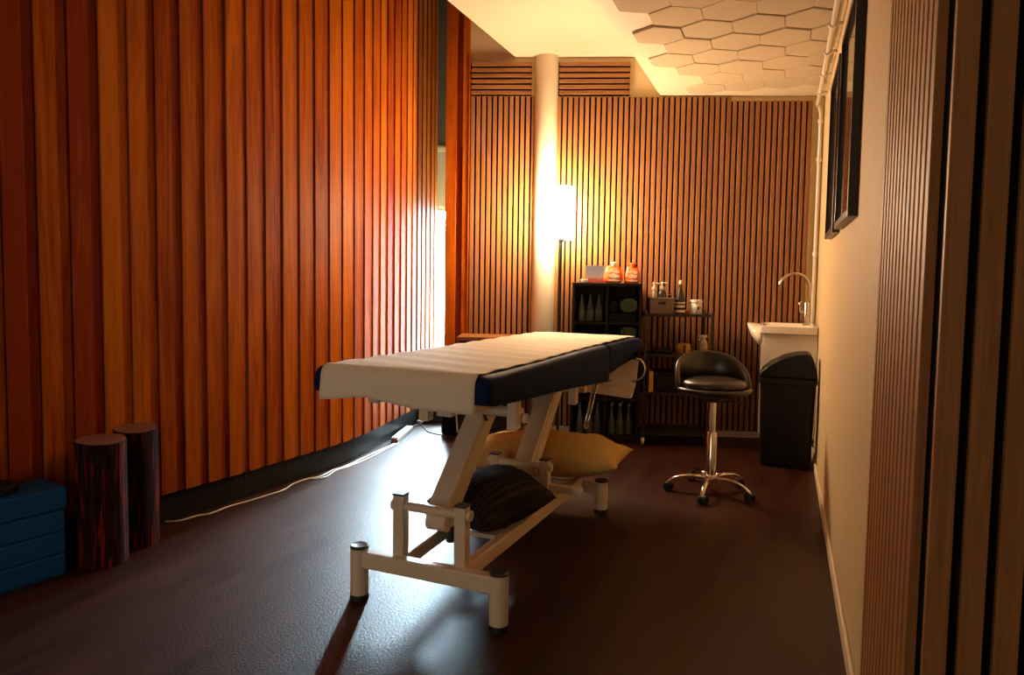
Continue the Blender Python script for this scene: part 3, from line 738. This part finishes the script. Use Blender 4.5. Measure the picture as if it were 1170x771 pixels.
# ------------------------------------------------------------------ black trolley
tr = bthing('trolley', 'black metal four tier trolley between the shelf and the stool', 'trolley', -.372, .19, 0)
for z in (.965, .672, .392, .100):
    c = MB(); c.box(-.238, .238, -.135, .135, z-.012, z-.006)
    for a, b, y0_, y1_ in ((-.238, .238, -.138, -.132), (-.238, .238, .132, .138), (-.241, -.235, -.138, .138), (.235, .241, -.138, .138)): c.box(a, b, y0_, y1_, z-.022, z)
    c.build('tier_tray', 'black_metal', tr, bevel=.0015)
for x in (-.238, .238):
    for y in (-.135, .135):
        c = MB(); c.cyl((x, y, .05), (x, y, .985), .009, n=12); c.build('corner_post', 'black_metal', tr, smooth='auto')
        c = MB(); c.cyl((x-.009, y, .0265), (x+.009, y, .0265), .026, n=20); c.bar((x, y, .03), (x, y, .058), .026, .014, (0, 1, 0)); c.build('castor', 'mag' if y < 0 else 'rubber', tr, bevel=.003)
Z1, Z2, Z3 = .9665-.012+.0065, .6735-.0055, .3935-.0055
Z1 = .9600; Z2 = .667; Z3 = .387
# basket with the pump bottles
bk_ = bthing('basket', 'small grey brown plastic basket on the trolley top', 'basket', -.487, .20, Z1)
c = MB(); w0, w1, d0, d1, hb_ = .082, .095, .058, .068, .115
def wallq(face, seg):                                    # front/back walls with a slot, side walls plain
    pass
for sy in (-1, 1):
    def Pq(x, z): k = z/hb_; return Vector((x*(w0+(w1-w0)*k), sy*(d0+(d1-d0)*k), z))
    cells = [(-1, 1, 0, .022), (-1, -.32, .022, .072), (.32, 1, .022, .072), (-.32, .32, .022, .050), (-1, -.30, .072, .088), (.30, 1, .072, .088), (-1, 1, .088, hb_), (-.32, .32, .050, .070)]
    for a, b, z0, z1 in cells:
        f = [Pq(a, z0), Pq(b, z0), Pq(b, z1), Pq(a, z1)]; c.loft([f, [p - Vector((0, sy*.003, 0)) for p in f]])
for sx in (-1, 1):
    f = [Vector((sx*w0, -d0, 0)), Vector((sx*w0, d0, 0)), Vector((sx*w1, d1, hb_)), Vector((sx*w1, -d1, hb_))]; c.loft([f, [p - Vector((sx*.003, 0, 0)) for p in f]])
c.box(-w0, w0, -d0, d0, 0, .003); c.build('basket_shell', 'basket', bk_)
c = MB(); q = [Vector((w1*a+.002*a, d1*b+.002*b, hb_)) for a, b in ((-1, -1), (1, -1), (1, 1), (-1, 1), (-1, -1))]; c.tube(q, .004, 6); c.build('basket_rim', 'basket', bk_)
def pump(label, s_, d_, mat, r, h):
    t = bthing('pump_bottle', label, 'bottle', s_, d_, Z1+.004)
    c = MB(); c.lathe([(.001, 0), (r, 0), (r+.002, .006), (r+.001, h*.78), (r*.8, h*.90), (.013, h*.97), (.012, h)], n=20); c.build('bottle_body', mat, t, smooth='auto')
    c = MB(); c.lathe([(.0155, h-.004), (.0165, h+.012), (.013, h+.02), (.006, h+.022), (.006, h+.038), (.011, h+.040), (.011, h+.052), (.004, h+.054)], n=16); c.tube([(0, 0, h+.047), (.025, -.003, h+.048), (.036, -.004, h+.043)], .0042); c.build('pump_head', 'white_plastic', t, smooth='auto')
pump('pale beige pump bottle standing in the basket', -.541, .210, 'pump_beige', .022, .172)
pump('wide dark pump bottle with white pump standing in the basket', -.4805, .20, 'pump_dark', .033, .176)
t = bthing('squat_bottle', 'dark bottle without a pump at the basket end nearest the spray bottle', 'bottle', -.425, .205, Z1+.004)
c = MB(); c.lathe([(.001, 0), (.0135, 0), (.0145, .006), (.0145, .12), (.012, .137), (.007, .142)], n=18); c.build('bottle_body', 'pump_dark', t, smooth='auto')
c = MB(); c.lathe([(.008, .141), (.0085, .155), (.002, .157)], n=14); c.build('bottle_cap', 'black', t, smooth='auto')
t = bthing('tapered_bottle', 'tall tapered brown bottle with white cap and cream label bands', 'bottle', -.348, .21, Z1)
c = MB(); c.lathe([(.001, 0), (.033, 0), (.036, .008), (.036, .095), (.033, .115), (.020, .165), (.012, .205), (.010, .222)], n=22); c.build('bottle_body', 'pump_dark', t, smooth='auto')
c = MB(); c.lathe([(.0375, .012), (.0375, .030)], n=22, cap=False); c.lathe([(.0375, .048), (.0375, .066)], n=22, cap=False); c.lathe([(.0372, .076), (.0372, .088)], n=22, cap=False); c.build('label_band', 'label_band', t, smooth='auto')
c = MB(); c.lathe([(.0125, .219), (.014, .223), (.013, .245), (.004, .248)], n=16); c.build('bottle_cap', 'white_plastic', t, smooth='auto')
t = MB(); t.lathe([(.001, 0), (.021, 0), (.021, .026), (.017, .030), (.001, .030)], n=18); t = t.build('small_tin', 'orange_lid', None, smooth='auto', bevel=.001); at(t, gB(-.292, .17, Z1)); tag(t, 'tiny orange brown tin between tapered bottle and white jar', 'tin')
t = bthing('cream_jar', 'white screw top jar with dark oval mark on trolley top', 'jar', -.232, .20, Z1)
c = MB(); c.lathe([(.001, 0), (.044, 0), (.047, .004), (.047, .078), (.044, .082)], n=28); c.build('jar_body', 'white_plastic', t, smooth='auto')
c = MB(); c.lathe([(.049, .083), (.050, .086), (.050, .103), (.046, .107), (.001, .107)], n=28); c.build('jar_lid', 'white_plastic', t, smooth='auto')
c = MB(); P = [Vector((.0478*math.sin(.45+.42*math.cos(a)), -.0478*math.cos(.45+.42*math.cos(a)), .046+.013*math.sin(a))) for a in [2*PI*i/20 for i in range(20)]]; c.loft([P, [p*1.0-Vector((p.x, p.y, 0)).normalized()*.001 for p in P]]); c.build('label_mark', 'ink', t)
# second tier
t = bthing('tape_roll', 'amber roll with dark band on the second trolley tier', 'roll', -.313, .20, Z2)
c = MB(); c.lathe([(.001, 0), (.046, 0), (.052, .012), (.055, .045), (.050, .070), (.044, .075), (.012, .072), (.001, .072)], n=28); c.build('roll_body', 'amber', t, smooth='auto')
c = MB(); c.box(-.009, .009, -.0585, -.049, .006, .066); c.build('dark_band', 'ink', t, bevel=.002)
t = MB(); t.loft([rrect(.075, .035, .02, 0), rrect(.080, .040, .02, .012), rrect(.072, .034, .02, .026), rrect(.05, .02, .015, .030)]); t = t.build('flat_pouch', 'black', None, smooth='auto'); at(t, gB(-.475, .21, Z2), aB); tag(t, 'flat black pouch lying on the second trolley tier', 'pouch')
t = bthing('trigger_sprayer', 'clear spray bottle with white trigger head at trolley tier end', 'bottle', -.170, .21, Z2)
c = MB(); c.lathe([(.001, 0), (.030, 0), (.032, .006), (.031, .075), (.024, .098), (.012, .108), (.012, .112)], n=18); c.build('bottle_body', 'pump_beige', t, smooth='auto')
c = MB(); c.lathe([(.014, .108), (.014, .122), (.008, .125)], n=14); c.prism([(-.038, .128), (-.034, .138), (.022, .142), (.030, .132), (.022, .120), (-.008, .120), (-.012, .128)], 'y', -.009, .009); c.bar((-.020, 0, .126), (-.030, 0, .098), .010, .007, (0, 1, 0)); c.build('trigger_head', 'white_plastic', t, bevel=.002)
# third tier
t = MB(); t.box(-.016, .016, -.075, .075, 0, .150); t = t.build('yellow_box', 'yellow_box', None, bevel=.002); at(t, gB(-.556, .22, Z3), aB); tag(t, 'narrow yellow box standing on the third trolley tier', 'box')
t = bthing('storage_box', 'black storage box on the third trolley tier beside the yellow box', 'box', -.42, .20, Z3)
c = MB(); c.box(-.105, .105, -.09, .09, 0, .125); c.build('box_body', 'black', t, bevel=.004); c = MB(); c.box(-.109, .109, -.094, .094, .1255, .150); c.build('box_lid', 'black', t, bevel=.004)

# ------------------------------------------------------------------ low sideboard and what stands by it
sb = bthing('sideboard', 'low dark sideboard with wooden top behind the treatment couch', 'sideboard', -1.728, 0, 0)
c = MB(); c.box(-.262, .232, -.335, -.022, .742, .768); c.build('wood_top', 'slat_h', sb, bevel=.003)
c = MB(); c.box(-.238, .226, -.32, -.024, .06, .741); cb = c.build('carcass', 'black_wood', sb, bevel=.002)
for a, b in ((-.236, -.008), (-.004, .224)):
    c = MB(); c.box(a, b, -.337, -.3205, .075, .715); dr = c.build('door', 'black_wood', sb, bevel=.002)
    c = MB(); x = b-.03 if a < -.1 else a+.03; c.cyl((x, -.338, .42), (x, -.352, .42), .008); c.build('door_knob', 'steel', dr, bevel=.001)
for x in (-.21, .20):
    for y in (-.29, -.06):
        c = MB(); c.cyl((x, y, 0), (x, y, .06), .014, .02); c.build('leg', 'black_wood', sb)
o = bthing('speaker_box', 'small black box on the floor between window and sideboard', 'box', -2.055, .115, 0)
c = MB(); c.box(-.068, .068, -.075, .075, .008, .165); c.build('box_shell', 'black', o, bevel=.008)
c = MB(); c.box(-.058, .058, -.080, -.0755, .02, .152); c.build('front_grille', 'felt', o, bevel=.002)
for x in (-.05, .05):
    for y in (-.055, .055):
        c = MB(); c.cyl((x, y, 0), (x, y, .009), .01); c.build('foot', 'rubber', o)

# ------------------------------------------------------------------ floor lamp
fl_ = bthing('floor_lamp', 'floor lamp with glowing cylindrical shade beside the white column', 'lamp', -1.235, .265, 0)
c = MB(); c.lathe([(.001, 0), (.115, 0), (.118, .006), (.112, .016), (.03, .024), (.012, .03)], n=32); c.build('lamp_base', 'black_metal', fl_, smooth='auto')
c = MB(); c.lathe([(.010, .028), (.010, 1.495)], n=16); c.build('lamp_pole', 'black_metal', fl_, smooth='auto')
c = MB(); c.lathe([(.094, 1.496), (.0955, 1.50), (.0955, 1.868), (.094, 1.872)], n=40); c.build('lamp_shade', 'lamp', fl_, smooth='auto')
c = MB(); c.lathe([(.010, 1.47), (.022, 1.478), (.022, 1.494), (.08, 1.4955), (.08, 1.4958)], n=24); c.build('shade_holder', 'black_metal', fl_, smooth='auto')

# ------------------------------------------------------------------ left side: folded mat, case, logs, cables
dm = unit(33.2)                                                       # runs with the wall
mt = thing('folding_mat', 'blue folded exercise mat of four layers beside the timber wall', 'mat', (-1.772, 2.742, 0), -math.radians(33.2))
for i in range(4):
    z0 = .0895*i; ex = .006 if i == 3 else 0
    c = MB(); c.box(-.185-ex, ex, -.62, 0+ex, z0+.002, z0+.0885); p = c.build('mat_layer', 'blue', mt, bevel=.007, seg=3)
    c = MB(); c.box(-.18, -.004, -.615, -.004, z0-.0005, z0+.003); c.build('layer_seam', 'blue_seam', p)
cs = thing('round_case', 'small round black case lying on the blue folded mat', 'case', (-1.772, 2.742, .3575), -math.radians(33.2))
c = MB(); c.lathe([(.001, 0), (.060, 0), (.066, .006), (.066, .026), (.058, .037), (.03, .042), (.001, .042)], (-.105, -.19, 0), 28); c.build('case_shell', 'black', cs, smooth='auto')
c = MB(); c.lathe([(.013, .0415), (.013, .049), (.009, .051), (.001, .051)], (-.105, -.19, 0), 16); c.build('case_button', 'steel', cs, smooth='auto')
def log(label, loc, r, h, seed, tilt):
    t = thing('log_stool', label, 'log', loc, seed, None)
    c = MB(); rg = []; n = 40
    for j in range(9):
        z = h*j/8
        rg.append([Vector((math.cos(a), math.sin(a), 0))*(r*(1+.05*math.sin(a*3+seed)+.02*math.sin(a*9+seed*2)+.012*noise.noise(Vector((math.cos(a)*4, math.sin(a)*4, z*5+seed)))))+Vector((0, 0, z+(tilt*math.cos(a-seed) if j == 8 else 0))) for a in [2*PI*i/n for i in range(n)]])
    c.loft(rg); c.build('bark', 'bark', t, smooth='auto')
    c = MB(); P = [Vector((math.cos(a), math.sin(a), 0))*(r*.965*(1+.05*math.sin(a*3+seed)))+Vector((0, 0, h+tilt*.96*math.cos(a-seed)+.0005)) for a in [2*PI*i/n for i in range(n)]]
    c.loft([P, [p+Vector((0, 0, .003)) for p in P]]); c.build('cut_top', 'log_end', t)
log('upright charred log nearer the blue mat', (-1.700, 2.875, 0), .094, .515, 1.3, .004)
log('upright charred log at the cable end, farther from the blue mat', (-1.664, 3.075, 0), .088, .520, 4.1, .005)
cab = [(-1.697, 3.336), (-1.617, 3.356), (-1.566, 3.429), (-1.517, 3.46), (-1.465, 3.576), (-1.397, 3.668), (-1.329, 3.776), (-1.278, 3.868), (-1.26, 3.986), (-1.204, 4.088), (-1.145, 4.142), (-1.106, 4.278), (-1.051, 4.366), (-.984, 4.562), (-.922, 4.748), (-.843, 4.975)]
c = MB(); c.tube(catmull([(x+.012, y-.01, .0055) for x, y in cab], 5), .0048, 8)
o = c.build('extension_cable', 'cable_white', None, smooth=True); tag(o, 'long white extension cable lying along the foot of the timber wall', 'cable')
c = MB(); c.tube(catmull([(x+.012+.022+.008*math.sin(i*1.9), y-.02, .0045) for i, (x, y) in enumerate(cab[9:])][:-1] + [(-.805, 4.985, .006)], 5), .0036, 8)
o = c.build('thin_cable', 'cable_white', None, smooth=True); tag(o, 'shorter thin white cable beside the extension cable near the power strip', 'cable')
ps = thing('power_strip', 'white power strip lying on floor at the window end of timber wall', 'power strip', (-.812, 5.20, 0), -math.radians(7))
c = MB(); c.box(-.026, .026, -.21, .21, .001, .034); c.build('strip_body', 'brown_plastic', ps, bevel=.005)
c = MB(); c.box(-.024, .024, -.205, .205, .0345, .044); c.build('strip_face', 'white_plastic', ps, bevel=.003)
for y in (-.12, -.03, .06, .15):
    c = MB(); c.cyl((0, y, .0442), (0, y, .0448), .017, n=20); c.build('socket_opening', 'cap_grey', ps)
c = MB(); c.tube(catmull([(-.785, 5.43, .02), (-.765, 5.56, .012), (-.72, 5.60, .004), (-.64, 5.38, .004), (-.52, 5.27, .004), (-.40, 5.20, .004), (-.40, 5.04, .005)], 8), .0042, 8)
o = c.build('dark_cable', 'dark_cable', None, smooth=True); tag(o, 'thin dark cable looping over floor from the power strip', 'cable')
o = MB(); o.box(-.018, .018, -.045, .045, .001, .034); o = o.build('plug_adapter', 'white_plastic', None, bevel=.008, seg=3); at(o, (-.742, 5.68, 0), -.2); tag(o, 'white plug adapter on floor beyond the power strip', 'plug')

# ------------------------------------------------------------------ light, world, camera
w = bpy.data.worlds.new('World'); sc.world = w; w.use_nodes = True
bg = w.node_tree.nodes['Background']; bg.inputs[0].default_value = (1., .80, .62, 1); bg.inputs[1].default_value = 3.0  # world acts as added fill, entering by the opening behind the camera
po = bpy.data.lights.new('fill_portal', 'AREA'); po.shape = 'RECTANGLE'; po.size = 1.6; po.size_y = 2.3; po.cycles.is_portal = True  # samples the added fill light through that unseen opening
po_ = bpy.data.objects.new('fill_portal', po); COL.objects.link(po_); po_.location = (-2.8, -1.84, 1.15); po_.rotation_euler = (PI/2, 0, PI); po_.rotation_euler = (-PI/2, 0, PI)
al = bpy.data.lights.new('window_daylight', 'AREA'); al.shape = 'RECTANGLE'; al.size = .40; al.size_y = 1.62; al.energy = 140; al.color = (.60, .86, 1.); al.spread = math.radians(54)
ao = bpy.data.objects.new('window_daylight', al); COL.objects.link(ao); ao.location = (-.46, 6.39, .96); ao.rotation_euler = (PI/2-math.radians(28), 0, PI)

cam = bpy.data.cameras.new('camera'); co = bpy.data.objects.new('camera', cam); COL.objects.link(co)
cam.sensor_fit = 'HORIZONTAL'; cam.sensor_width = 36; cam.lens = 36*800/1170; cam.shift_y = -20.1/1170; cam.clip_start = .02
co.matrix_world = Matrix.Translation((0, 0, 1.22)) @ Matrix.Rotation(PI/2-math.radians(3.576), 4, 'X') @ Matrix.Rotation(.015, 4, 'Z')
sc.camera = co
sc.view_settings.view_transform = 'Standard'; sc.view_settings.look = 'None'; sc.view_settings.gamma = 1; sc.view_settings.exposure = 0
sc.view_settings.use_curve_mapping = False
